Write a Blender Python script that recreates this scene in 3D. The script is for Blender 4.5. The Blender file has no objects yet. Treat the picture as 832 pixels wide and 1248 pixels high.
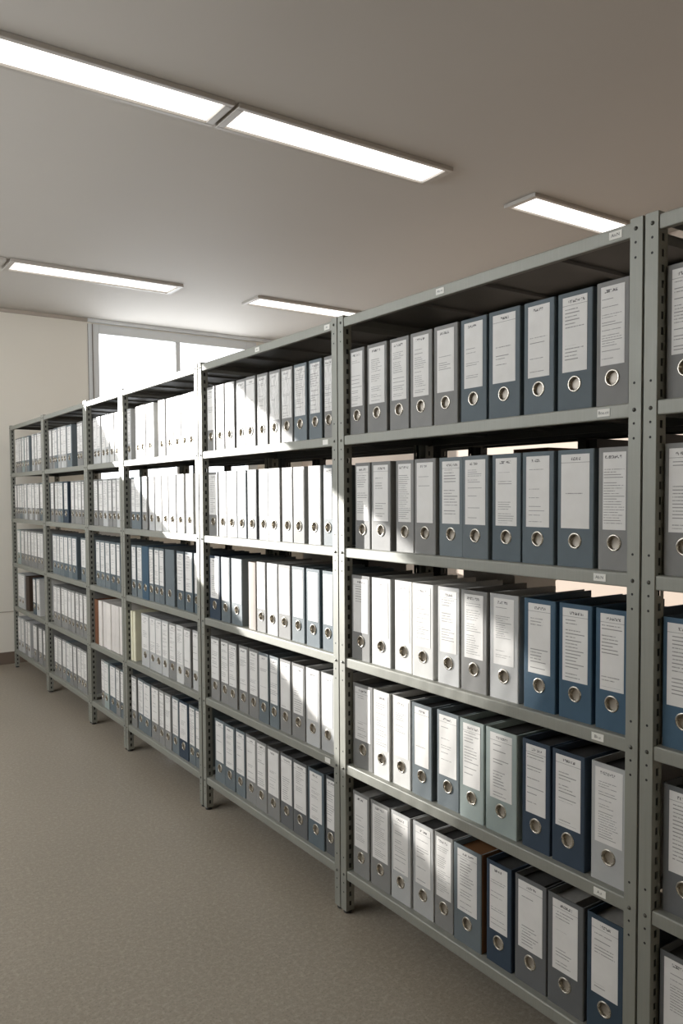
import bpy, bmesh, math, random
from mathutils import Vector, Matrix
random.seed(7)
scene = bpy.context.scene
COL = scene.collection

# ------------------------------------------------------------------ helpers
def link(o, parent=None):
    COL.objects.link(o)
    if parent is not None:
        o.parent = parent
    return o

def tag(o, label=None, cat=None, group=None, kind=None):
    if label: o['label'] = label
    if cat: o['category'] = cat
    if group: o['group'] = group
    if kind: o['kind'] = kind
    return o

def empty(name, loc, rz=0.0):
    o = bpy.data.objects.new(name, None)
    o.empty_display_size = 0.05
    o.location = loc
    o.rotation_euler = (0, 0, rz)
    return link(o)

def box(bm, x0, x1, y0, y1, z0, z1, mi=0, bev=0.0):
    vs = [bm.verts.new(p) for p in ((x0,y0,z0),(x1,y0,z0),(x1,y1,z0),(x0,y1,z0),(x0,y0,z1),(x1,y0,z1),(x1,y1,z1),(x0,y1,z1))]
    fs = [bm.faces.new([vs[i] for i in f]) for f in ((3,2,1,0),(4,5,6,7),(0,1,5,4),(1,2,6,5),(2,3,7,6),(3,0,4,7))]
    for f in fs: f.material_index = mi
    if bev > 0:
        es = list({e for f in fs for e in f.edges})
        r = bmesh.ops.bevel(bm, geom=es, offset=bev, segments=2, affect='EDGES', profile=0.5)
        for f in r['faces']: f.material_index = mi
    return fs

def prism(bm, pts, axis, a0, a1, mi=0):
    """closed polygon pts (2D) swept along axis ('x','y','z') from a0 to a1"""
    def P(p, a):
        return {'x': (a, p[0], p[1]), 'y': (p[0], a, p[1]), 'z': (p[0], p[1], a)}[axis]
    A = [bm.verts.new(P(p, a0)) for p in pts]
    B = [bm.verts.new(P(p, a1)) for p in pts]
    n = len(pts)
    fs = [bm.faces.new(A[::-1]), bm.faces.new(B)]
    for i in range(n):
        fs.append(bm.faces.new((A[i], A[(i+1) % n], B[(i+1) % n], B[i])))
    for f in fs: f.material_index = mi
    return fs

def lathe(bm, prof, axis_pt, axis='x', n=24, mi=0, smooth=True):
    """prof: list of (r, a); revolve about axis through axis_pt"""
    rings = []
    for r, a in prof:
        ring = []
        for i in range(n):
            t = 2*math.pi*i/n
            c, s = r*math.cos(t), r*math.sin(t)
            if axis == 'x': p = (axis_pt[0]+a, axis_pt[1]+c, axis_pt[2]+s)
            elif axis == 'z': p = (axis_pt[0]+c, axis_pt[1]+s, axis_pt[2]+a)
            else: p = (axis_pt[0]+s, axis_pt[1]+a, axis_pt[2]+c)
            ring.append(bm.verts.new(p))
        rings.append(ring)
    out = []
    for k in range(len(rings)-1):
        for i in range(n):
            f = bm.faces.new((rings[k][i], rings[k][(i+1) % n], rings[k+1][(i+1) % n], rings[k+1][i]))
            f.material_index = mi; f.smooth = smooth; out.append(f)
    return rings, out

def mesh(name, bm, mats, recalc=True):
    if recalc:
        bmesh.ops.recalc_face_normals(bm, faces=bm.faces[:])
    me = bpy.data.meshes.new(name)
    bm.to_mesh(me); bm.free()
    for m in (mats if isinstance(mats, (list, tuple)) else [mats]):
        me.materials.append(m)
    return me

def obj(name, me, parent=None, loc=None):
    o = bpy.data.objects.new(name, me)
    if loc: o.location = loc
    return link(o, parent)

# ------------------------------------------------------------------ materials
def srgb(r, g, b):
    f = lambda c: (c/255/12.92) if c <= 10 else ((c/255+0.055)/1.055)**2.4
    return (f(r), f(g), f(b), 1.0)

class NT:
    """small wrapper to write node maths as expressions"""
    def __init__(self, name):
        self.m = bpy.data.materials.new(name); self.m.use_nodes = True
        self.t = self.m.node_tree; self.t.nodes.clear()
        self.out = self.n('ShaderNodeOutputMaterial')
    def n(self, typ, **kw):
        nd = self.t.nodes.new(typ)
        for k, v in kw.items(): setattr(nd, k, v)
        return nd
    def put(self, sock, v):
        if isinstance(v, bpy.types.NodeSocket): self.t.links.new(v, sock)
        else: sock.default_value = v
    def math(self, op, a, b=None, c=None, clamp=False):
        nd = self.n('ShaderNodeMath', operation=op, use_clamp=clamp)
        for i, v in enumerate((a, b, c)):
            if v is not None: self.put(nd.inputs[i], v)
        return nd.outputs[0]
    def mix(self, f, a, b):
        nd = self.n('ShaderNodeMix', data_type='RGBA')
        self.put(nd.inputs[0], f); self.put(nd.inputs[6], a); self.put(nd.inputs[7], b)
        return nd.outputs[2]
    def noise(self, vec, scale, detail=2.0, rough=0.5):
        nd = self.n('ShaderNodeTexNoise')
        if vec is not None: self.put(nd.inputs['Vector'], vec)
        nd.inputs['Scale'].default_value = scale; nd.inputs['Detail'].default_value = detail
        nd.inputs['Roughness'].default_value = rough
        return nd.outputs['Fac']
    def coord(self, which='Object'):
        return self.n('ShaderNodeTexCoord').outputs[which]
    def ramp(self, f, lo, hi):
        nd = self.n('ShaderNodeMapRange'); nd.clamp = True
        self.put(nd.inputs[0], f); nd.inputs[1].default_value = lo; nd.inputs[2].default_value = hi
        return nd.outputs[0]
    def bsdf(self, col, rough=0.5, metal=0.0, spec=0.5, bump=None, bstr=0.1, bdist=0.002):
        b = self.n('ShaderNodeBsdfPrincipled')
        self.put(b.inputs['Base Color'], col); self.put(b.inputs['Roughness'], rough)
        self.put(b.inputs['Metallic'], metal); self.put(b.inputs['Specular IOR Level'], spec)
        if bump is not None:
            bp = self.n('ShaderNodeBump'); bp.inputs['Strength'].default_value = bstr
            bp.inputs['Distance'].default_value = bdist
            self.put(bp.inputs['Height'], bump); self.t.links.new(bp.outputs[0], b.inputs['Normal'])
        self.t.links.new(b.outputs[0], self.out.inputs[0])
        return b

def scale_col(c, k): return (c[0]*k, c[1]*k, c[2]*k, 1)

def mat_plain(name, col, rough=0.5, metal=0.0, var=0.12, nscale=9.0, bstr=0.0, spec=0.5):
    t = NT(name); co = t.coord('Object')
    f = t.noise(co, nscale, 4.0)
    c = t.mix(f, scale_col(col, 1-var), scale_col(col, 1+var))
    fine = t.noise(co, 420.0, 2.0) if bstr else None
    t.bsdf(c, rough, metal, spec, fine, bstr, 0.0006)
    return t.m

def mat_board(name, col, rough=0.6):
    """binder board: slight scuffs, fine grain, per-binder tone shift"""
    t = NT(name); co = t.coord('Object')
    rnd = t.n('ShaderNodeObjectInfo').outputs['Random']
    k = t.math('MULTIPLY_ADD', rnd, 0.22, 0.89)
    f = t.noise(co, 14.0, 5.0, 0.6)
    c = t.mix(f, scale_col(col, 0.86), scale_col(col, 1.14))
    hsv = t.n('ShaderNodeHueSaturation'); t.put(hsv.inputs['Value'], k); t.put(hsv.inputs['Color'], c)
    fine = t.noise(co, 700.0, 2.0)
    t.bsdf(hsv.outputs[0], rough, 0.0, 0.28, fine, 0.12, 0.0005)
    return t.m

def mat_label(film=False):
    """paper spine label with a handwritten heading and lines of small print (illegible)"""
    t = NT('label_in_film' if film else 'label_paper'); co = t.coord('Object')
    sep = t.n('ShaderNodeSeparateXYZ'); t.put(sep.inputs[0], co)
    y, z = sep.outputs[1], sep.outputs[2]
    oi = t.n('ShaderNodeObjectInfo').outputs['Random']
    r2 = t.math('FRACT', t.math('MULTIPLY', oi, 37.7)); r3 = t.math('FRACT', t.math('MULTIPLY', oi, 113.3))
    def wn(v, seed):
        nd = t.n('ShaderNodeTexWhiteNoise', noise_dimensions='2D')
        cb = t.n('ShaderNodeCombineXYZ'); t.put(cb.inputs[0], v); t.put(cb.inputs[1], t.math('MULTIPLY_ADD', oi, 91.0, seed))
        t.put(nd.inputs['Vector'], cb.outputs[0]); return nd.outputs['Value']
    # print rows
    pitch = t.math('MULTIPLY_ADD', r2, 0.0035, 0.0058)
    zz = t.math('DIVIDE', z, pitch)
    row = t.math('FLOOR', zz); fr = t.math('FRACT', zz)
    ex = t.math('LESS_THAN', wn(row, 3.1), t.math('MULTIPLY_ADD', r3, 0.75, 0.22))
    # blocks of rows missing
    blk = t.math('LESS_THAN', wn(t.math('FLOOR', t.math('DIVIDE', z, 0.042)), 8.3), 0.80)
    line = t.math('LESS_THAN', t.math('ABSOLUTE', t.math('SUBTRACT', fr, 0.5)), 0.14)
    right = t.math('MULTIPLY_ADD', wn(row, 5.7), -0.040, -0.006)   # smaller y = right end (seen from the aisle)
    left_ok = t.math('LESS_THAN', y, 0.031)
    right_ok = t.math('GREATER_THAN', y, t.math('MULTIPLY_ADD', wn(row, 5.7), 0.030, -0.031))
    cb = t.n('ShaderNodeCombineXYZ'); t.put(cb.inputs[0], t.math('MULTIPLY', y, 900.0)); t.put(cb.inputs[1], t.math('MULTIPLY', row, 7.3)); t.put(cb.inputs[2], t.math('MULTIPLY', oi, 50.0))
    letters = t.ramp(t.noise(cb.outputs[0], 0.55, 1.0), 0.30, 0.5)
    solid = t.math('GREATER_THAN', wn(row, 9.9), 0.62)     # ruled lines
    tex = t.math('MAXIMUM', letters, solid)
    body = t.math('MULTIPLY', t.math('MULTIPLY', t.math('MULTIPLY', ex, blk), line), t.math('MULTIPLY', t.math('MULTIPLY', left_ok, right_ok), tex))
    inbody = t.math('MULTIPLY', t.math('LESS_THAN', z, 0.266), t.math('GREATER_THAN', z, 0.108))
    body = t.math('MULTIPLY', t.math('MULTIPLY', body, inbody), 0.62)
    # heading scribble
    cb2 = t.n('ShaderNodeCombineXYZ'); t.put(cb2.inputs[0], t.math('MULTIPLY', y, 330.0)); t.put(cb2.inputs[1], t.math('MULTIPLY', z, 210.0)); t.put(cb2.inputs[2], t.math('MULTIPLY', oi, 77.0))
    sc = t.ramp(t.noise(cb2.outputs[0], 1.0, 1.5), 0.47, 0.55)
    hz = t.math('LESS_THAN', t.math('ABSOLUTE', t.math('SUBTRACT', z, 0.280)), 0.0038)
    hy = t.math('LESS_THAN', t.math('ABSOLUTE', t.math('ADD', y, t.math('MULTIPLY_ADD', r2, 0.012, -0.006))), t.math('MULTIPLY_ADD', r3, 0.012, 0.014))
    head = t.math('MULTIPLY', t.math('MULTIPLY', sc, hz), t.math('MULTIPLY', hy, 0.85))
    rule = t.math('MULTIPLY', t.math('LESS_THAN', t.math('ABSOLUTE', t.math('SUBTRACT', z, 0.2705)), 0.0006), t.math('MULTIPLY', t.math('GREATER_THAN', r2, 0.4), 0.6))
    ink = t.math('MAXIMUM', t.math('MAXIMUM', body, head), rule, clamp=True)
    stain = t.noise(co, 22.0, 4.0)
    paper = t.mix(stain, srgb(208, 205, 200), srgb(226, 224, 220))
    col = t.mix(ink, paper, srgb(58, 54, 54))
    if not film:
        t.bsdf(col, 0.6, 0.0, 0.3, t.noise(co, 60.0, 3.0), 0.10, 0.002)
        return t.m
    # creased clear film over the paper
    mp = t.n('ShaderNodeMapping'); mp.inputs['Scale'].default_value = (1, 1.0, 0.45); mp.inputs['Rotation'].default_value = (0.5, 0, 0); t.put(mp.inputs[0], co)
    b = t.bsdf(col, 0.6, 0.0, 0.3)
    wr = t.n('ShaderNodeBump'); wr.inputs['Strength'].default_value = 1.0; wr.inputs['Distance'].default_value = 0.07
    t.put(wr.inputs['Height'], t.noise(mp.outputs[0], 34.0, 3.0, 0.55))
    b.inputs['Coat Weight'].default_value = 1.0; b.inputs['Coat Roughness'].default_value = 0.06; b.inputs['Coat IOR'].default_value = 1.6
    t.t.links.new(wr.outputs[0], b.inputs['Coat Normal'])
    return t.m

def mat_metal(name, col, rough=0.4, metal=0.6):
    t = NT(name); co = t.coord('Object')
    f = t.noise(co, 6.0, 6.0, 0.65)
    cb = t.n('ShaderNodeMapping'); cb.inputs['Scale'].default_value = (60, 60, 2.2); t.put(cb.inputs[0], co)
    st = t.noise(cb.outputs[0], 3.0, 3.0)
    ff = t.math('MULTIPLY_ADD', st, 0.4, t.math('MULTIPLY', f, 0.6))
    c = t.mix(ff, scale_col(col, 0.78), scale_col(col, 1.2))
    r = t.math('MULTIPLY_ADD', f, 0.22, rough-0.11)
    t.bsdf(c, r, metal, 0.5, st, 0.04, 0.001)
    return t.m

M = {}
M['g'] = mat_board('board_grey', srgb(128, 127, 124))
M['G'] = mat_board('board_dark_grey', srgb(98, 99, 99))
M['l'] = mat_board('board_light_grey', srgb(178, 178, 176))
M['w'] = mat_board('board_white', srgb(205, 204, 200))
M['s'] = mat_board('board_slate', srgb(104, 112, 115))
M['b'] = mat_board('board_slate_blue', srgb(88, 98, 103))
M['B'] = mat_board('board_blue', srgb(64, 88, 106))
M['n'] = mat_board('board_navy', srgb(52, 64, 77))
M['N'] = mat_board('board_dark_blue', srgb(56, 70, 82))
M['e'] = mat_board('board_grey_green', srgb(142, 152, 148))
M['K'] = mat_board('board_black_brown', srgb(62, 48, 38))
M['p'] = mat_board('card_brown', srgb(108, 72, 50), 0.7)
M['x'] = mat_board('card_white', srgb(212, 206, 200), 0.65)
M['c'] = mat_board('card_cream', srgb(216, 212, 186), 0.7)
M['f'] = mat_board('card_beige_grey', srgb(168, 158, 148), 0.7)
M['card_side'] = mat_board('card_side_brown', srgb(120, 82, 50), 0.75)
M['label'] = mat_label()
M['film'] = mat_label(True)
M['paper'] = mat_plain('paper_edges', srgb(150, 146, 138), 0.85, 0, 0.2, 60)
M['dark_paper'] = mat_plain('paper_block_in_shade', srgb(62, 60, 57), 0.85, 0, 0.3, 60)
M['ring'] = mat_metal('nickel_ring', srgb(190, 184, 172), 0.28, 0.9)
M['cup'] = mat_plain('ring_inside', srgb(150, 141, 128), 0.4, 0.3, 0.25, 40)
M['steel'] = mat_metal('galvanised_steel', srgb(140, 140, 131), 0.56, 0.25)
M['under'] = mat_metal('shaded_shelf_underside', srgb(88, 89, 86), 0.6, 0.2)  # darker copy of the steel, with the shade below the decks in its colour
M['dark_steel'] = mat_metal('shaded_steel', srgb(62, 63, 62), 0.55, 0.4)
M['hole'] = mat_plain('hole_shade', srgb(26, 26, 25), 0.7)
M['rubber'] = mat_plain('black_plastic', srgb(32, 31, 30), 0.5)
M['bolt'] = mat_metal('bolt_steel', srgb(96, 95, 90), 0.4, 0.8)
M['tag'] = mat_plain('tag_paper', srgb(222, 220, 212), 0.6)
M['ink'] = mat_plain('tag_ink', srgb(50, 50, 50), 0.6)
SUN, P1, P3, WORLD, EXPO = 17.5, 62.0, 140.0, 2.4, 0.0

# ------------------------------------------------------------------ room
XL, XR, YB, YF, H = -3.2, 3.2, -2.2, 7.85, 3.27

def mat_floor():
    t = NT('floor_speckled_vinyl'); co = t.coord('Object')
    a = t.noise(co, 1.3, 4.0); b = t.noise(co, 62.0, 5.0, 0.8); c2 = t.noise(co, 130.0, 3.0, 0.7)
    c = t.mix(a, srgb(136, 127, 113), srgb(152, 142, 127))
    c = t.mix(t.math('MULTIPLY', t.ramp(b, 0.47, 0.66), 0.55), c, srgb(182, 172, 156))
    c = t.mix(t.math('MULTIPLY', t.ramp(c2, 0.54, 0.70), 0.60), c, srgb(96, 87, 75))
    r = t.math('MULTIPLY_ADD', a, 0.16, 0.26)
    t.bsdf(c, r, 0.0, 0.5, b, 0.05, 0.001)
    return t.m
def mat_wall(name, col, var=0.04):
    t = NT(name); co = t.coord('Object')
    f = t.noise(co, 1.2, 5.0); g = t.noise(co, 160.0, 3.0)
    c = t.mix(f, scale_col(col, 1-var), scale_col(col, 1+var))
    t.bsdf(c, 0.75, 0.0, 0.3, g, 0.06, 0.001)
    return t.m
M['floor'] = mat_floor()
M['wall'] = mat_wall('wall_cream_paint', srgb(224, 219, 208))
M['wall_side'] = mat_wall('wall_beige_paint', srgb(200, 184, 169))
M['ceiling'] = mat_wall('ceiling_plaster', srgb(187, 182, 175), 0.03)
M['base'] = mat_plain('baseboard_vinyl', srgb(112, 98, 86), 0.5)
M['trim'] = mat_plain('trim_paint', srgb(176, 166, 154), 0.5)
M['white_trim'] = mat_plain('white_trim_paint', srgb(214, 216, 216), 0.45, 0, 0.03)
M['frame'] = mat_plain('window_frame_paint', srgb(206, 208, 208), 0.4, 0, 0.03)
M['conduit'] = mat_plain('dark_gap', srgb(120, 112, 104), 0.5)

def glass():
    t = NT('clear_glass')
    tr = t.n('ShaderNodeBsdfTransparent'); gl = t.n('ShaderNodeBsdfGlossy'); gl.inputs['Roughness'].default_value = 0.02
    mx = t.n('ShaderNodeMixShader'); mx.inputs[0].default_value = 0.05
    t.t.links.new(tr.outputs[0], mx.inputs[1]); t.t.links.new(gl.outputs[0], mx.inputs[2]); t.t.links.new(mx.outputs[0], t.out.inputs[0])
    return t.m
M['glass'] = glass()

def struct(name, bm, mats, parent=None):
    o = obj(name, mesh(name, bm, mats), parent)
    if parent is None: o['kind'] = 'structure'
    return o

def wall_with_holes(name, loops, to3, thick, mat):
    """loops[0] outer polygon, the rest holes, all 2D; to3(u,v,w) -> xyz, w = depth into the wall"""
    bm = bmesh.new()
    es = []
    for lp in loops:
        vs = [bm.verts.new(to3(u, v, 0.0)) for u, v in lp]
        for i in range(len(vs)):
            es.append(bm.edges.new((vs[i], vs[(i+1) % len(vs)])))
    r = bmesh.ops.triangle_fill(bm, use_beauty=True, use_dissolve=False, edges=es)
    faces = [g for g in r['geom'] if isinstance(g, bmesh.types.BMFace)]
    e = bmesh.ops.extrude_face_region(bm, geom=faces)
    d = Vector(to3(0, 0, thick)) - Vector(to3(0, 0, 0))
    for g in e['geom']:
        if isinstance(g, bmesh.types.BMVert): g.co += d
    return struct(name, bm, mat)

bm = bmesh.new(); box(bm, XL-.1, XR+.1, YB-.1, YF+.1, -.08, 0); struct('floor', bm, M['floor'])
bm = bmesh.new(); box(bm, XL-.1, XR+.1, YB-.1, YF+.1, H, H+.08); struct('ceiling', bm, M['ceiling'])
bm = bmesh.new(); box(bm, XR, XR+.1, YB-.1, YF+.1, 0, H); struct('wall_right', bm, M['wall_side'])
bm = bmesh.new(); box(bm, XL-.1, XR+.1, YB-.1, YB, 0, H); struct('wall_back', bm, M['wall'])

# far wall: the wide window behind the racks, and an added, unseen raked opening on the left that shapes the sun band
SX, SZ = 0.27, 0.15                       # sun: per metre of travel towards the camera
def thru(y, z):                            # where the ray that lands on the binder spines at (y, z) crosses the far wall
    k = YF - y
    return (0.02 - k*SX, z + SZ*k)
upper = [(1.42, 1.08), (2.3, 1.55), (3.377, 2.13), (3.80, 2.36)]
lower = [(1.80, .27), (2.9, .815), (4.2, 1.42), (4.75, 1.70), (5.05, 1.91), (5.35, 2.13), (5.62, 2.36)]
hole2 = [thru(*p) for p in upper] + [thru(*p) for p in lower[::-1]]
WX0, WX1, WZ0, WZ1 = 0.78, 2.62, 1.15, 3.225
hole1 = [(WX0, WZ0), (WX1, WZ0), (WX1, WZ1), (WX0, WZ1)]
wall_with_holes('wall_far', [[(XL-.1, 0), (XR+.1, 0), (XR+.1, H), (XL-.1, H)], hole1, hole2], lambda u, v, w: (u, YF+w, v), .08, M['wall'])
# left wall with a long unseen opening added for soft fill
W3 = (2.2, 6.8, 1.95, 3.12)
wall_with_holes('wall_left', [[(YB-.1, 0), (YF+.1, 0), (YF+.1, H), (YB-.1, H)], [(W3[0], W3[2]), (W3[1], W3[2]), (W3[1], W3[3]), (W3[0], W3[3])]], lambda u, v, w: (XL-w, u, v), .1, M['wall'])

# window 1 (seen over the racks)
bm = bmesh.new()
fy0, fy1 = YF-.012, YF+.06
box(bm, WX0, .883, fy0, fy1, WZ0, WZ1, 0, .004); box(bm, 2.50, WX1, fy0, fy1, WZ0, WZ1, 0, .004)
box(bm, .883, 2.50, fy0, fy1, 3.135, WZ1, 0, .004); box(bm, .883, 2.50, fy0, fy1, WZ0, WZ0+.09, 0, .004)
box(bm, 1.674, 1.728, fy0, fy1, WZ0+.09, 3.135, 0, .004)
w1 = struct('window_1', bm, M['frame'])
for a, b in ((.883, 1.674), (1.728, 2.50)):
    bm = bmesh.new(); box(bm, a, b, YF+.03, YF+.036, WZ0+.09, 3.135)
    obj('pane', mesh('pane', bm, M['glass']), w1)
bm = bmesh.new(); box(bm, .775, .783, YF-.006, YF-.001, 1.0, 3.222); box(bm, .815, .822, YF-.018, YF-.0125, WZ0, 3.222)
struct('trim_4', bm, M['conduit'])
# frame strip and pane of the raked opening added to cut the sun band
bm = bmesh.new()
n2 = len(hole2)
for i in range(n2):
    a, b = Vector(hole2[i]), Vector(hole2[(i+1) % n2])
    dv = (b-a).normalized(); nv = Vector((dv.y, -dv.x))
    cen = sum((Vector(p) for p in hole2), Vector((0, 0)))/n2
    if nv.dot((a+b)/2 - cen) < 0: nv = -nv
    pts = [a, b, b+nv*.05, a+nv*.05]
    prism(bm, [tuple(p) for p in pts], 'y', YF-.015, YF-.001)
w2 = struct('added_sun_opening', bm, M['frame'])
bm = bmesh.new(); prism(bm, hole2, 'y', YF+.05, YF+.054)
obj('pane', mesh('pane', bm, M['glass']), w2)
# unseen graded slats added at the opening's left to fade the sun's edge
ea, eb = Vector(upper[0]), Vector(lower[0])
ta, tb = Vector(thru(*upper[0])), Vector(thru(*lower[0]))
for k in range(8):
    off = .006 + .020*k; wd = .012*(1-k/8.0)
    bm = bmesh.new()
    prism(bm, [(ta.x+off, ta.y+.3), (ta.x+off+wd, ta.y+.3), (tb.x+off+wd, tb.y-.05), (tb.x+off, tb.y-.05)], 'y', YF-.006, YF-.004)
    obj('sun_fade_slat', mesh('sun_fade_slat', bm, M['white_trim']), w2)
# frame and panes of the added fill opening in the left wall
bm = bmesh.new()
x0, x1 = XL-.07, XL+.01
box(bm, x0, x1, W3[0], W3[1], W3[2], W3[2]+.07); box(bm, x0, x1, W3[0], W3[1], W3[3]-.07, W3[3])
for k in range(6):
    yy = W3[0] + (W3[1]-W3[0]-.06)*k/5
    box(bm, x0, x1, yy, yy+.06, W3[2]+.07, W3[3]-.07)
w3 = struct('added_fill_opening', bm, M['frame'])
for k in range(5):
    p = (W3[1]-W3[0]-.06)/5; yy = W3[0]+p*k
    bm = bmesh.new(); box(bm, XL-.045, XL-.04, yy+.06, yy+p, W3[2]+.07, W3[3]-.07)
    obj('pane', mesh('pane', bm, M['glass']), w3)

# trims on the far wall and baseboards
bm = bmesh.new(); box(bm, XL, .77, YF-.03, YF, H-.032, H, 0, .004); struct('trim_1', bm, M['trim'])
bm = bmesh.new(); box(bm, .77, XR, YF-.045, YF, H-.032, H, 0, .004); struct('trim_2', bm, M['white_trim'])
bm = bmesh.new(); box(bm, XL, .7, YF-.004, YF, .482, .490); struct('trim_3', bm, M['trim'])
bm = bmesh.new(); box(bm, XL, XR, YF-.014, YF, 0, .112, 0, .003); struct('baseboard_far', bm, M['base'])
bm = bmesh.new(); box(bm, XL, XL+.014, YB, YF-.014, 0, .112, 0, .003); struct('baseboard_left', bm, M['base'])
bm = bmesh.new(); box(bm, XR-.014, XR, YB, YF-.014, 0, .112, 0, .003); struct('baseboard_right', bm, M['base'])

# ------------------------------------------------------------------ ceiling lights
def mat_diffuser():
    t = NT('light_diffuser'); co = t.coord('Object')
    sep = t.n('ShaderNodeSeparateXYZ'); t.put(sep.inputs[0], co)
    u = t.math('ABSOLUTE', t.math('ADD', sep.outputs[1], 0.0))
    g = t.ramp(u, 0.11, 0.01)
    st = t.math('MULTIPLY_ADD', g, LAMP*0.5, LAMP*0.75)
    e = t.n('ShaderNodeEmission'); e.inputs['Color'].default_value = (1.0, 0.955, 0.90, 1)
    t.put(e.inputs['Strength'], st); t.t.links.new(e.outputs[0], t.out.inputs[0])
    return t.m
LAMP = 2.2
M['diffuser'] = mat_diffuser()
M['lamp_frame'] = mat_plain('lamp_frame_paint', srgb(176, 170, 162), 0.45, 0, 0.05)
def ceiling_light(x0, x1, y0, y1, label):
    t = empty('ceiling_light', ((x0+x1)/2, (y0+y1)/2, H))
    tag(t, label, 'ceiling light', 'recessed fluorescent ceiling lights')
    hx, hy, r, d = (x1-x0)/2, (y1-y0)/2, .024, .022
    bm = bmesh.new()
    box(bm, -hx, hx, -hy, -hy+r, -d, 0, 0, .003); box(bm, -hx, hx, hy-r, hy, -d, 0, 0, .003)
    box(bm, -hx, -hx+r+.012, -hy+r, hy-r, -d, 0, 0, .003); box(bm, hx-r-.012, hx, -hy+r, hy-r, -d, 0, 0, .003)
    obj('lamp_frame', mesh('lamp_frame', bm, M['lamp_frame']), t)
    bm = bmesh.new(); box(bm, -hx+r+.012, hx-r-.012, -hy+r, hy-r, -.010, -.002)
    obj('diffuser', mesh('diffuser', bm, M['diffuser']), t)
ceiling_light(-1.29, .005, 3.205, 3.45, 'long white ceiling light at upper left, cut off by the left photo edge')
ceiling_light(.025, 1.285, 3.205, 3.45, 'long white ceiling light joined to the right end of the upper left one')
ceiling_light(1.91, 3.17, 3.205, 3.45, 'short-looking white ceiling light just above the nearest full rack on the right')
ceiling_light(-1.58, -.315, 6.17, 6.43, 'white ceiling light showing only its tip at the left edge')
ceiling_light(-.285, 1.045, 6.17, 6.46, 'white ceiling light on the left above the cream far wall')
ceiling_light(1.72, 2.98, 6.15, 6.45, 'white ceiling light near the window, its end hidden by the nearest full rack')

# ------------------------------------------------------------------ racks
LEV = [2.183, 1.762, 1.357, .956, .562, .165]
BOUNDS = {0: (-.05, 1.115), 1: (1.19, 2.378), 2: (2.453, 3.58), 3: (3.66, 4.69), 4: (4.765, 5.397), 5: (5.47, 6.493), 6: (6.565, 7.632)}
DEPTH, PH, PW = .42, 2.190, .0345

def post_mesh(flip_y, flip_x, mats, depth_hint=0):
    bm = bmesh.new()
    sy = -1 if flip_y else 1; sx = -1 if flip_x else 1
    def b(x0, x1, y0, y1, z0, z1, mi=0, bev=0):
        xa, xb = sorted((sx*x0, sx*x1)); ya, yb = sorted((sy*y0, sy*y1)); box(bm, xa, xb, ya, yb, z0, z1, mi, bev)
    b(-.002, .0, 0, PW, .012, PH, 0, .0008)                # face
    b(-.0005, .034, PW-.0022, PW-.0002, .012, PH)          # outer flange
    b(0, .012, 0, .002, .012, PH); b(.023, .034, 0, .002, .012, PH)   # slotted inner flange
    b(.0125, .0225, .0026, .0032, .012, PH, 1)             # dark strip painting in the shade behind the slots
    z = .012
    while z < PH-.02:
        b(.012, .023, 0, .002, z, min(z+.0175, PH)); z += .0355
    b(.012, .023, 0, .002, PH-.012, PH)
    for L in LEV:                                          # dark discs on the face, painted shade of punched holes
        for dz in (-.050, -.085, .045):
            if .02 < L+dz < PH-.01:
                lathe(bm, [(0.0001, -.0023*1), (.0032, -.0023)], (0, sy*PW*.45, L+dz), 'x', 10, 1) if not flip_x else None
    return mesh('upright_post', bm, mats)
def foot_mesh(flip_y, flip_x):
    bm = bmesh.new(); sy = -1 if flip_y else 1; sx = -1 if flip_x else 1
    lathe(bm, [(.0001, 0), (.0155, 0), (.0165, .004), (.014, .008), (.008, .010), (.008, .018), (.0001, .018)], (sx*.017, sy*.0172, 0), 'z', 16)
    return mesh('foot', bm, M['rubber'])
def bolt_mesh():
    bm = bmesh.new(); lathe(bm, [(.0001, -.0055), (.0028, -.0052), (.0046, -.0035), (.0052, -.002)], (0, 0, 0), 'x', 10)
    return mesh('bolt', bm, M['bolt'])
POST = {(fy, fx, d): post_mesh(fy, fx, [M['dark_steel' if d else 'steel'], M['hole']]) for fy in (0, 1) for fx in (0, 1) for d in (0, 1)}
FOOT = {(fy, fx): foot_mesh(fy, fx) for fy in (0, 1) for fx in (0, 1)}
BOLT = bolt_mesh()

def shelf_mesh(W, depth, mat):
    bm = bmesh.new()
    D = depth
    prof = [(D-.002, 0), (.006, 0), (.003, -.0008), (.0012, -.003), (.001, -.006), (.001, -.032), (.002, -.0345), (.004, -.035), (.016, -.035), (.016, -.0335),
            (.004, -.0335), (.003, -.031), (.003, -.006), (.005, -.0015), (D-.005, -.0015), (D-.004, -.0245), (D-.016, -.0245), (D-.016, -.026), (D-.002, -.026)]
    fs = prism(bm, prof, 'y', .0008, W-.0008)
    for f in fs:
        zs = [v.co.z for v in f.verts]
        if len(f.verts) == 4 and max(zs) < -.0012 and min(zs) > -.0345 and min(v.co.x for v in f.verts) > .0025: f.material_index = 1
    n = 3 if W > .8 else 2
    for k in range(n):                                      # stiffening ribs under the deck
        yc = W*(k+1)/(n+1)
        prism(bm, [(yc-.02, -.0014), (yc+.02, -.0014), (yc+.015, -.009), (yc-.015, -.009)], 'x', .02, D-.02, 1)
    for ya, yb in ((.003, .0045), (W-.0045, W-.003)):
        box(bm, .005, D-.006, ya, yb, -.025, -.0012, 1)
    return mesh('shelf', bm, [mat, M['under']])

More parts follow.
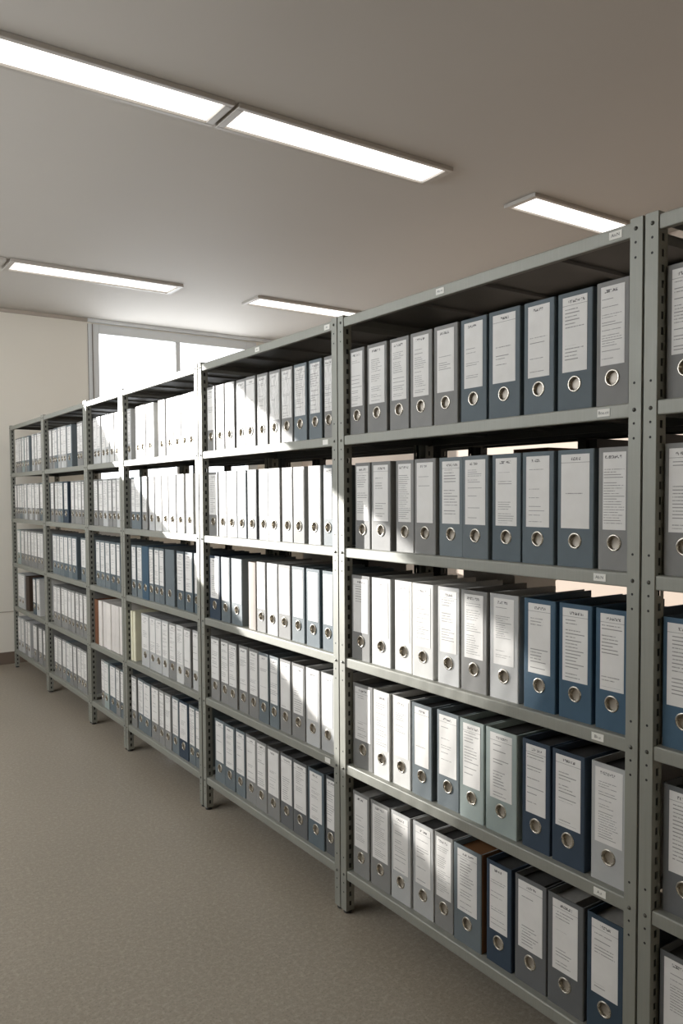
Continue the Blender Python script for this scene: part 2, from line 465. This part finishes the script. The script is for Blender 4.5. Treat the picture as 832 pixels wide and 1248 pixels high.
def text_faces(txt, size):
    cu = bpy.data.curves.new('tmp', 'FONT'); cu.body = txt; cu.size = size; cu.align_x = 'CENTER'; cu.align_y = 'CENTER'
    o = bpy.data.objects.new('tmp', cu); COL.objects.link(o)
    dg = bpy.context.evaluated_depsgraph_get()
    me = bpy.data.meshes.new_from_object(o.evaluated_get(dg))
    bpy.data.objects.remove(o); bpy.data.curves.remove(cu)
    return me
def tag_mesh(txt, w=.036, h=.0185):
    bm = bmesh.new(); box(bm, -.0006, .0008, -w/2, w/2, -h/2, h/2)
    bmesh.ops.recalc_face_normals(bm, faces=bm.faces[:])
    if txt:
        me = text_faces(txt, .011)
        vs = [bm.verts.new((-.0009, -v.co.x, v.co.y)) for v in me.vertices]
        for p in me.polygons:
            try:
                f = bm.faces.new([vs[i] for i in p.vertices]); f.material_index = 1
            except ValueError: pass
        bpy.data.meshes.remove(me)
    return mesh('shelf_tag', bm, [M['tag'], M['ink']], recalc=False)
# (bay, level): list of (y, text)
TAGS = {(1, 0): [(1.232, 'An.N'), (1.862, 'Ab-m')], (1, 1): [(1.262, 'Bou.cn')], (1, 2): [(1.270, 'Ab.N')], (1, 3): [(1.272, 'Bk.u')], (1, 4): [(1.262, 'A.z')],
        (2, 0): [(2.485, 'Am'), (3.02, 'Anr.')], (2, 1): [(2.50, '')], (2, 4): [(2.50, '')]}

def rack(b, label):
    y0, y1 = BOUNDS[b]; W = y1-y0
    t = empty('shelving_rack', (0, y0, 0))
    tag(t, label, 'shelving rack', 'grey steel shelving racks')
    for fx, x in ((0, 0.0), (1, DEPTH)):
        for fy, y in ((1, 0.0), (0, W)):
            p = obj('upright_post', POST[(fy, fx, 0)], t, (x, y, 0))
            obj('foot', FOOT[(fy, fx)], p)
            if not fx:
                for L in LEV:
                    obj('bolt', BOLT, p, (0, (-1 if fy else 1)*PW*.45, L-.018))
    me = shelf_mesh(W, DEPTH, M['steel'])
    for i, L in enumerate(LEV):
        s = obj('shelf', me, t, (0, 0, L))
        for y, txt in TAGS.get((b, i), []):
            obj('shelf_tag', tag_mesh(txt), s, (0.0004, y-y0, -.0175))
    return t
RACKNAME = {0: 'rack cut off at right edge', 1: 'nearest full rack', 2: 'second full rack', 3: 'third full rack',
            4: 'narrow fourth rack', 5: 'fifth rack', 6: 'farthest rack by cream wall'}
rack(0, 'grey steel shelving rack cut off by the right edge of the photo')
rack(1, 'nearest full grey steel shelving rack, holding blue and grey binders')
rack(2, 'second full grey steel shelving rack, crossed by the diagonal band of sunlight')
rack(3, 'third full grey steel shelving rack, its top two shelves white with sun')
rack(4, 'narrow fourth grey steel shelving rack with plain white files on one shelf')
rack(5, 'fifth grey steel shelving rack, second from the far wall')
rack(6, 'farthest grey steel shelving rack, standing against the cream far wall')

# the row of racks standing back to back behind the first one
BX, BD = .462, .25
def back_rack(b, label):
    y0, y1 = BOUNDS[b]; W = y1-y0
    t = empty('shelving_rack', (BX, y0, 0))
    tag(t, label, 'shelving rack', 'shelving racks behind the front row')
    for fx, x in ((0, 0.0), (1, BD)):
        for fy, y in ((1, 0.0), (0, W)):
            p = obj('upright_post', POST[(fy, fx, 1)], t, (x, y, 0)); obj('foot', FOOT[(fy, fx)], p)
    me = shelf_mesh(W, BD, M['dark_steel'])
    for L in LEV: obj('shelf', me, t, (0, 0, L))
back_rack(1, 'dark steel rack glimpsed behind the nearest full rack')
back_rack(2, 'dark steel rack glimpsed behind the second full rack')
back_rack(3, 'dark steel rack glimpsed behind the third full rack')

# ------------------------------------------------------------------ binders
BH, BDEP = .304, .285
LZ0, LZ1, RZ = .100, .292, .068
def cover_mesh(w, mat, side=None):
    """U-shaped lever-arch cover: two boards and a spine with a finger hole"""
    bm = bmesh.new(); h2, t, c = w/2, .0028, .0035
    R, N = .0185, 20
    outer = [(BDEP, -h2)]
    for k in range(4):
        a = math.pi/2*k/3; outer.append((c-c*math.sin(a), -h2+c-c*math.cos(a)))
    # outer goes back edge -> rounded corner at spine (near side)
    near = outer; far = [(x, -y) for x, y in outer][::-1]
    def strip(pts, flip=False):
        lo = [bm.verts.new((x, y, 0)) for x, y in pts]; hi = [bm.verts.new((x, y, BH)) for x, y in pts]
        for i in range(len(pts)-1): bm.faces.new((lo[i], lo[i+1], hi[i+1], hi[i])).smooth = False
        return lo, hi
    nl, nh = strip(near); bm.faces.ensure_lookup_table(); bm.faces[0].material_index = 1 if side else 0
    fl, fh = strip(far)
    inner = [(BDEP, h2-t), (t, h2-t), (t, -(h2-t)), (BDEP, -(h2-t))]
    nf = len(bm.faces); il, ih = strip(inner)
    bm.faces.ensure_lookup_table(); bm.faces.remove(bm.faces[nf+1])   # leave the finger hole open
    # spine front face with a round hole
    ring = []
    for i in range(N):
        a = 2*math.pi*(i+.5)/N; ring.append(bm.verts.new((0, R*math.cos(a), RZ+R*math.sin(a))))
    yn, yf = -h2+c, h2-c
    A, B, Cc, Dd = nl[-1], nh[-1], fh[0], fl[0]        # near-low, near-high, far-high, far-low
    q = N//4
    # ring angle: 0 = +y (far), 90deg = +z
    def fan(corner0, corner1, idx):
        for a, b in zip(idx[:-1], idx[1:]): pass
    quads = {'top': (Cc, B, [i % N for i in range(q//2, q//2+q+1)]), 'near': (B, A, [i % N for i in range(q//2+q, q//2+2*q+1)]),
             'bot': (A, Dd, [i % N for i in range(q//2+2*q, q//2+3*q+1)]), 'far': (Dd, Cc, [i % N for i in range(q//2+3*q, q//2+4*q+1)])}
    for c0, c1, idx in quads.values():
        bm.faces.new([c0] + [ring[i] for i in idx] + [c1])
    back = [bm.verts.new((t, v.co.y, v.co.z)) for v in ring]
    for i in range(N): bm.faces.new((ring[i], ring[(i+1) % N], back[(i+1) % N], back[i]))
    # top and bottom edges, back edges
    bm.faces.new(nh + fh + ih); bm.faces.new((nl + fl + il)[::-1])
    bm.faces.new((nl[0], nh[0], ih[3], il[3])); bm.faces.new((fl[-1], fh[-1], ih[0], il[0]))
    return mesh('cover', bm, [mat, side or mat])
def paper_mesh(w, fill, mat):
    bm = bmesh.new(); h2 = w/2-.0032
    y1 = h2; y0 = h2 - 2*h2*fill
    box(bm, .034, BDEP-.012, y0, y1, .004, BH-.018, 0, .001)
    return mesh('paper_block', bm, mat)
def label_mesh(lw, film=False):
    bm = bmesh.new(); box(bm, -.0007, .0002, -lw/2, lw/2, LZ0, LZ1)
    return mesh('spine_label', bm, M['film' if film else 'label'])
def ring_mesh(r=.0200):
    bm = bmesh.new()
    prof = [(r-.0042, .0075), (r-.0040, .0005), (r-.0034, -.0016), (r-.0018, -.0024), (r, -.0021), (r+.0011, -.0010), (r+.0012, .0001)]
    lathe(bm, prof, (0, 0, RZ), 'x', 28, 0)
    lathe(bm, [(.0001, .0085), (r-.008, .0083), (r-.0042, .0075)], (0, 0, RZ), 'x', 28, 1)
    return mesh('finger_ring', bm, [M['ring'], M['cup']])
RING = ring_mesh(); RINGS = ring_mesh(.0135)
CACHE = {}
def cached(key, fn):
    if key not in CACHE: CACHE[key] = fn()
    return CACHE[key]
COLOUR = {'g': 'grey', 'G': 'dark grey', 'l': 'light grey', 'w': 'white', 's': 'slate grey', 'S': 'slate grey', 'b': 'slate blue', 'B': 'blue', 'n': 'navy blue',
          'N': 'dark blue', 'e': 'grey-green', 'k': 'slate blue', 'K': 'black-brown', 'p': 'brown', 'x': 'white', 'c': 'cream', 'f': 'beige-grey'}
ORD = ['first', 'second', 'third', 'fourth', 'fifth', 'sixth', 'seventh', 'eighth', 'ninth', 'tenth', 'eleventh', 'twelfth']
SHELF = {1: 'top shelf', 2: 'second shelf', 3: 'third shelf', 4: 'fourth shelf', 5: 'bottom shelf'}
NOUN = {'p': 'file box', 'x': 'blank file', 'c': 'card folder', 'f': 'card folder', 'K': 'file box'}

def card_file(w, mat, rng):
    """plain card file without label or ring: two boards, a soft spine and paper inside"""
    bm = bmesh.new(); h2 = w/2
    t = min(.0022, w*.12)
    pts = [(BDEP-.03, -h2), (.004, -h2), (.001, -h2+.003), (0, -h2*.4), (0, h2*.4), (.001, h2-.003), (.004, h2), (BDEP-.03, h2), (BDEP-.03, h2-t), (.006, h2-t), (.003, h2*.4), (.003, -h2*.4), (.006, -h2+t), (BDEP-.03, -h2+t)]
    prism(bm, pts, 'z', 0, BH-.006)
    return mesh('cover', bm, mat)

def binder(bay, row, yc, w, code, label, cat, group, rng):
    z = LEV[row] + .0002
    rec = .021 + rng.uniform(-.002, .006)
    plain = code in 'pxcfK'
    t = empty({'p': 'file_box', 'K': 'file_box', 'x': 'blank_file', 'c': 'card_folder', 'f': 'card_folder'}.get(code, 'ring_binder'), (rec, yc, z), rng.uniform(-.006, .006))
    tag(t, label, cat, group)
    wq = round(w*250)/250 if w > .05 else w
    wq = min(wq, w)
    if plain:
        obj('cover', cached(('card', wq, code), lambda: card_file(wq, M[code], rng)), t)
        if wq > .02:
            bm = bmesh.new(); hh = wq/2-.003
            obj('paper_block', cached(('cardpap', wq), lambda: (box(bm, .012, BDEP-.045, -hh, hh, .003, BH-.02), mesh('paper_block', bm, M['paper']))[1]), t)
        return t
    mc = {'k': 's', 'S': 's'}.get(code, code)
    obj('cover', cached(('cov', wq, code), lambda: cover_mesh(wq, M[mc], M['card_side'] if code == 'k' else None)), t)
    fill = rng.choice((.55, .7, .85, .97))
    if code == 'k': pm, fill = M['card_side'], .97
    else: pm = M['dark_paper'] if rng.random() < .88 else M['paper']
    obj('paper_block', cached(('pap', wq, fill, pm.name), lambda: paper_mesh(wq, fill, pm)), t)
    small = wq < .052
    if code != 'S' and not (code == 'B' and bay == 3):
        lw = round(wq*rng.choice((.70, .72, .76, .78)) if bay < 2 else wq*rng.choice((.74, .8, .84)), 3)
        film = bay == 2 and row == 1 and yc < 3.06
        sl = obj('spine_label', cached(('lab', lw, film), lambda: label_mesh(lw, film)), t)
        if film: sl['label'] = 'spine label under creased shiny film'
    obj('finger_ring', RINGS if small else RING, t)
    return t

# rack -> shelf (1 = top) -> (centre along the row, width, colour code), measured along the row in metres
DATA = {
 0: {
  1: [(1.058,0.102,'g')],
  2: [(1.055,0.107,'g')],
  3: [(1.051,0.112,'B')],
  4: [(1.048,0.117,'G')],
  5: [(1.045,0.122,'G')],
 },
 1: {
  1: [(2.327,0.089,'g'), (2.212,0.111,'g'), (2.095,0.1,'g'), (1.981,0.107,'g'), (1.861,0.108,'g'), (1.743,0.11,'b'), (1.617,0.121,'b'), (1.492,0.107,'b'), (1.373,0.111,'b'), (1.252,0.098,'g')],
  2: [(2.298,0.091,'g'), (2.188,0.108,'g'), (2.067,0.095,'g'), (1.956,0.104,'g'), (1.841,0.109,'s'), (1.728,0.108,'s'), (1.61,0.112,'b'), (1.49,0.114,'b'), (1.367,0.117,'b'), (1.248,0.098,'g')],
  3: [(2.308,0.111,'g'), (2.19,0.109,'l'), (2.075,0.091,'w'), (1.969,0.104,'w'), (1.847,0.099,'l'), (1.736,0.11,'g'), (1.618,0.114,'l'), (1.483,0.113,'B'), (1.363,0.107,'B'), (1.246,0.1,'B')],
  4: [(2.308,0.123,'g'), (2.191,0.092,'w'), (2.088,0.099,'w'), (1.976,0.101,'s'), (1.856,0.103,'s'), (1.745,0.104,'e'), (1.623,0.123,'e'), (1.493,0.101,'n'), (1.381,0.109,'n'), (1.255,0.108,'l')],
  5: [(2.314,0.101,'g'), (2.2,0.112,'g'), (2.087,0.105,'l'), (1.975,0.104,'l'), (1.874,0.089,'g'), (1.763,0.121,'k'), (1.634,0.101,'n'), (1.512,0.116,'G'), (1.387,0.122,'G'), (1.262,0.111,'N')],
 },
 2: {
  1: [(3.523,0.085,'g'), (3.43,0.089,'g'), (3.33,0.098,'g'), (3.224,0.093,'g'), (3.124,0.089,'g'), (3.024,0.092,'g'), (2.923,0.091,'g'), (2.824,0.09,'g'), (2.719,0.097,'s'), (2.605,0.091,'s'), (2.514,0.065,'g')],
  2: [(3.518,0.102,'g'), (3.419,0.082,'l'), (3.32,0.1,'l'), (3.217,0.09,'s'), (3.12,0.085,'G'), (3.026,0.09,'l'), (2.923,0.095,'l'), (2.82,0.086,'g'), (2.726,0.085,'g'), (2.612,0.089,'l'), (2.519,0.065,'s')],
  3: [(3.505,0.115,'n'), (3.39,0.093,'s'), (3.282,0.107,'s'), (3.13,0.067,'f'), (3.049,0.081,'g'), (2.953,0.092,'l'), (2.852,0.098,'g'), (2.746,0.097,'s'), (2.627,0.096,'b'), (2.52,0.076,'b')],
  4: [(3.518,0.094,'g'), (3.418,0.086,'g'), (3.324,0.085,'g'), (3.228,0.091,'g'), (3.13,0.093,'g'), (3.029,0.089,'s'), (2.938,0.082,'s'), (2.847,0.088,'g'), (2.745,0.1,'g'), (2.637,0.1,'l'), (2.532,0.093,'l')],
  5: [(3.482,0.107,'s'), (3.371,0.104,'s'), (3.267,0.093,'s'), (3.164,0.099,'g'), (3.059,0.097,'g'), (2.951,0.105,'g'), (2.844,0.102,'G'), (2.734,0.108,'G'), (2.616,0.116,'b'), (2.518,0.069,'G')],
 },
 3: {
  1: [(4.655,0.058,'l'), (4.506,0.071,'l'), (4.422,0.085,'w'), (4.314,0.117,'l'), (4.138,0.093,'w'), (4.036,0.101,'l'), (3.934,0.093,'w'), (3.838,0.089,'l'), (3.747,0.083,'w')],
  2: [(4.61,0.068,'s'), (4.521,0.089,'s'), (4.427,0.082,'g'), (4.3,0.082,'l'), (4.207,0.092,'w'), (4.109,0.085,'w'), (4.014,0.091,'l'), (3.907,0.091,'w'), (3.798,0.09,'l')],
  3: [(4.604,0.078,'s'), (4.519,0.082,'s'), (4.416,0.101,'B'), (4.323,0.065,'s'), (4.248,0.074,'s'), (4.171,0.066,'s'), (4.072,0.123,'S'), (3.918,0.092,'b'), (3.811,0.097,'b'), (3.721,0.056,'b')],
  4: [(4.672,0.024,'c'), (4.636,0.037,'c'), (4.45,0.123,'l'), (4.331,0.093,'l'), (4.235,0.087,'l'), (4.141,0.087,'l'), (4.044,0.095,'g'), (3.942,0.095,'w'), (3.839,0.086,'g'), (3.745,0.068,'l')],
  5: [(4.637,0.09,'g'), (4.54,0.09,'s'), (4.43,0.121,'s'), (4.304,0.113,'g'), (4.202,0.076,'g'), (4.113,0.09,'g'), (4.017,0.089,'s'), (3.907,0.118,'n'), (3.799,0.079,'s'), (3.729,0.05,'s')],
 },
 4: {
  1: [(5.301,0.081,'l'), (5.212,0.076,'l'), (5.13,0.075,'w'), (5.043,0.075,'l'), (4.963,0.076,'w'), (4.881,0.075,'w')],
  2: [(5.3,0.088,'g'), (5.205,0.089,'g'), (5.109,0.089,'l'), (5.019,0.074,'g'), (4.939,0.075,'g'), (4.859,0.066,'l')],
  3: [(5.292,0.091,'s'), (5.191,0.09,'s'), (5.087,0.097,'s'), (4.978,0.104,'b'), (4.876,0.069,'s')],
  4: [(5.333,0.071,'p'), (5.251,0.068,'x'), (5.172,0.081,'x'), (5.087,0.077,'x'), (5.005,0.077,'x'), (4.93,0.063,'x'), (4.866,0.055,'x')],
  5: [(5.233,0.069,'g'), (5.145,0.09,'e'), (5.032,0.119,'b'), (4.925,0.078,'g'), (4.855,0.051,'s')],
 },
 5: {
  1: [(6.396,0.075,'g'), (6.314,0.073,'g'), (6.23,0.08,'s'), (6.15,0.07,'l'), (6.072,0.071,'l'), (5.996,0.072,'l'), (5.894,0.123,'s'), (5.667,0.066,'g'), (5.591,0.078,'g')],
  2: [(6.364,0.091,'g'), (6.274,0.078,'g'), (6.193,0.076,'s'), (6.109,0.082,'b'), (6.009,0.108,'n'), (5.83,0.086,'g'), (5.741,0.084,'g'), (5.656,0.077,'g'), (5.591,0.046,'g')],
  3: [(6.351,0.119,'s'), (6.243,0.087,'s'), (6.142,0.107,'s'), (6.025,0.117,'b'), (5.92,0.084,'s'), (5.811,0.123,'b'), (5.614,0.116,'s')],
  4: [(6.347,0.103,'g'), (6.245,0.091,'g'), (6.154,0.08,'g'), (6.062,0.095,'g'), (5.957,0.089,'g'), (5.866,0.082,'g'), (5.778,0.085,'g'), (5.683,0.083,'g'), (5.595,0.083,'g')],
  5: [(6.358,0.1,'g'), (6.252,0.103,'g'), (6.147,0.097,'g'), (6.043,0.102,'s'), (5.949,0.076,'g'), (5.86,0.092,'g'), (5.762,0.095,'g'), (5.676,0.07,'g'), (5.601,0.071,'g')],
 },
 6: {
  1: [(7.534,0.081,'g'), (7.448,0.079,'g'), (7.364,0.078,'g'), (7.281,0.076,'e'), (7.2,0.075,'g'), (7.117,0.08,'s'), (6.927,0.073,'l'), (6.851,0.068,'g'), (6.777,0.071,'l'), (6.702,0.069,'g'), (6.634,0.056,'l')],
  2: [(7.579,0.09,'g'), (7.487,0.084,'g'), (7.395,0.089,'s'), (7.308,0.073,'g'), (7.223,0.086,'l'), (7.134,0.08,'g'), (7.048,0.082,'l'), (6.963,0.077,'g'), (6.88,0.079,'l'), (6.795,0.08,'g'), (6.706,0.088,'s')],
  3: [(7.499,0.115,'e'), (7.374,0.123,'g'), (7.238,0.105,'g'), (7.131,0.099,'g'), (7.024,0.103,'g'), (6.917,0.1,'g'), (6.813,0.098,'g'), (6.713,0.092,'g')],
  4: [(7.524,0.118,'l'), (7.398,0.123,'l'), (7.254,0.123,'K'), (6.994,0.097,'b'), (6.888,0.105,'l')],
  5: [(7.563,0.103,'l'), (7.454,0.104,'l'), (7.309,0.089,'g'), (7.214,0.091,'l'), (7.01,0.123,'g'), (6.848,0.123,'g'), (6.706,0.07,'g')],
 },
}

rng = random.Random(11)
for bay, rows in DATA.items():
    for row, items in rows.items():
        kinds = [(COLOUR[c], NOUN.get(c, 'binder')) for _, _, c in items]
        for i, (yc, w, c) in enumerate(items):
            col, noun = kinds[i]
            n = len(items); where = f'{SHELF[row]} of {RACKNAME[bay]}'
            same = [k for k in kinds if k == (col, noun)]
            extra = ''
            if c == 'S': extra = ' with no label'
            if c == 'k': extra = ' showing a brown side'
            if n == 1: lab = f'{col} {noun} on the {where}'
            elif extra: lab = f'{col} {noun}{extra}, {where}'
            elif len(same) == 1: lab = f'only {col} {noun} on the {where}'
            elif i == 0: lab = f'{col} {noun} at left end, {where}'
            elif i == n-1: lab = f'{col} {noun} at right end, {where}'
            else: lab = f'{col} {noun} {ORD[i]} from left, {where}'
            cat = {'p': 'file box', 'K': 'file box', 'x': 'file', 'c': 'folder', 'f': 'folder'}.get(c, 'binder')
            binder(bay, row, yc, w, c, lab, cat, f'{ {"binder":"binders","file":"files","folder":"folders","file box":"file boxes"}[cat] } on the {where}', rng)

# ------------------------------------------------------------------ boxes glimpsed on the racks behind
def storage_box(x, yc, z, w, d, h, mat, name, label, lid=True):
    t = empty(name, (x, yc, z+.0003)); tag(t, label, 'box', 'boxes on the racks behind')
    bm = bmesh.new(); tk = .003
    hb = h-.0 if not lid else h-.004
    box(bm, 0, tk, -w/2, w/2, 0, hb); box(bm, d-tk, d, -w/2, w/2, 0, hb)
    box(bm, tk, d-tk, -w/2, -w/2+tk, 0, hb); box(bm, tk, d-tk, w/2-tk, w/2, 0, hb); box(bm, tk, d-tk, -w/2+tk, w/2-tk, 0, tk)
    obj('body', mesh('body', bm, mat), t)
    if lid:
        bm = bmesh.new(); box(bm, -.004, d+.004, -w/2-.004, w/2+.004, h-.0035, h); q = .05
        box(bm, -.004, -.001, -w/2-.004, w/2+.004, h-q, h-.0035); box(bm, d+.001, d+.004, -w/2-.004, w/2+.004, h-q, h-.0035)
        box(bm, -.001, d+.001, -w/2-.004, -w/2-.001, h-q, h-.0035); box(bm, -.001, d+.001, w/2+.001, w/2+.004, h-q, h-.0035)
        obj('lid', mesh('lid', bm, mat), t)
    return t
M['carton'] = mat_plain('carton_brown', srgb(118, 82, 62), 0.8)
M['carton_tan'] = mat_plain('carton_tan', srgb(190, 150, 112), 0.8)
M['black_box'] = mat_plain('black_board', srgb(38, 37, 36), 0.6)
M['white_box'] = mat_plain('white_board', srgb(214, 210, 204), 0.6)
xb = BX+.045
storage_box(xb, 1.955, LEV[2], .15, .22, .350, M['carton'], 'storage_box', 'brown box seen over the binders of the second shelf, nearest full rack')
storage_box(xb, 1.735, LEV[2], .034, .22, .372, M['black_box'], 'storage_box', 'black box top behind the blue binders, second shelf of the nearest full rack', False)
storage_box(xb, 1.690, LEV[2], .030, .22, .366, M['black_box'], 'storage_box', 'thin black box beside another black one behind second shelf, nearest full rack', False)
storage_box(xb, 1.515, LEV[2], .08, .22, .372, M['black_box'], 'storage_box', 'black box behind the rightmost grey binder, second shelf of the nearest full rack', False)
storage_box(xb, 2.245, LEV[2]-.0, .22, .22, .300, M['white_box'], 'storage_box', 'white box low behind the second shelf of the nearest full rack')
storage_box(xb, 3.05, LEV[3], .26, .22, .315, M['black_box'], 'storage_box', 'black box behind the third shelf of the second full rack')
storage_box(xb, 3.37, LEV[3], .20, .22, .320, M['white_box'], 'storage_box', 'white box behind the third shelf of the second full rack')
storage_box(xb, 2.16, LEV[3], .26, .22, .315, M['white_box'], 'storage_box', 'white box behind the third shelf of the nearest full rack')
#storage_box(xb, 1.60, LEV[3], .24, .22, .318, M['carton_tan'], 'storage_box', 'tan box behind the third shelf of the nearest full rack')

# ------------------------------------------------------------------ light
def area(name, loc, rot, sx, sy, power, col):
    l = bpy.data.lights.new(name, 'AREA'); l.shape = 'RECTANGLE'; l.size = sx; l.size_y = sy; l.energy = power; l.color = col
    o = bpy.data.objects.new(name, l); o.location = loc; o.rotation_euler = rot; return link(o)
sun = bpy.data.lights.new('sun', 'SUN'); sun.energy = SUN; sun.angle = math.radians(.28); sun.color = (1.0, .975, .94)
so = bpy.data.objects.new('sun', sun); link(so)
dvec = Vector((SX, -1, -SZ))
so.rotation_euler = dvec.to_track_quat('-Z', 'Y').to_euler(); so.location = (-4, 12, 5)
area('daylight_far_window', (1.7, YF+.25, 2.2), (math.radians(-90), 0, 0), 1.9, 2.2, P1, (.93, .97, 1.0))
area('fill_light_left', (XL-.2, 4.5, 2.54), (0, math.radians(-83), 0), 1.05, 4.4, P3, (.92, .96, 1.0))  # unseen lamp added for soft fill from the left
w = bpy.data.worlds.new('sky'); scene.world = w; w.use_nodes = True
bg = w.node_tree.nodes['Background']; bg.inputs[0].default_value = (.93, .96, 1.0, 1); bg.inputs[1].default_value = WORLD

# ------------------------------------------------------------------ camera
cam = bpy.data.cameras.new('camera'); co = bpy.data.objects.new('camera', cam); link(co)
yaw, pitch, roll, F = 0.602003139, -0.0439104469, -0.00590622721, 976.738155
f = Vector((math.sin(yaw)*math.cos(pitch), math.cos(yaw)*math.cos(pitch), math.sin(pitch)))
r0 = Vector((math.cos(yaw), -math.sin(yaw), 0)); u0 = r0.cross(f)
r = math.cos(roll)*r0 + math.sin(roll)*u0; u = -math.sin(roll)*r0 + math.cos(roll)*u0
mw = Matrix((r, u, -f)).transposed().to_4x4(); mw.translation = (-1.64726298, 0, 1.54632789)
co.matrix_world = mw
cam.sensor_fit = 'VERTICAL'; cam.sensor_height = 36.0; cam.lens = F*36.0/1248
cam.shift_y = 22.6896669/1248
cam.clip_start = .02
scene.camera = co
scene.view_settings.view_transform = 'Standard'; scene.view_settings.look = 'None'
scene.view_settings.exposure = EXPO; scene.view_settings.gamma = 1.0
scene.cycles.max_bounces = 8; scene.cycles.diffuse_bounces = 5
scene.cycles.sample_clamp_indirect = 6.0
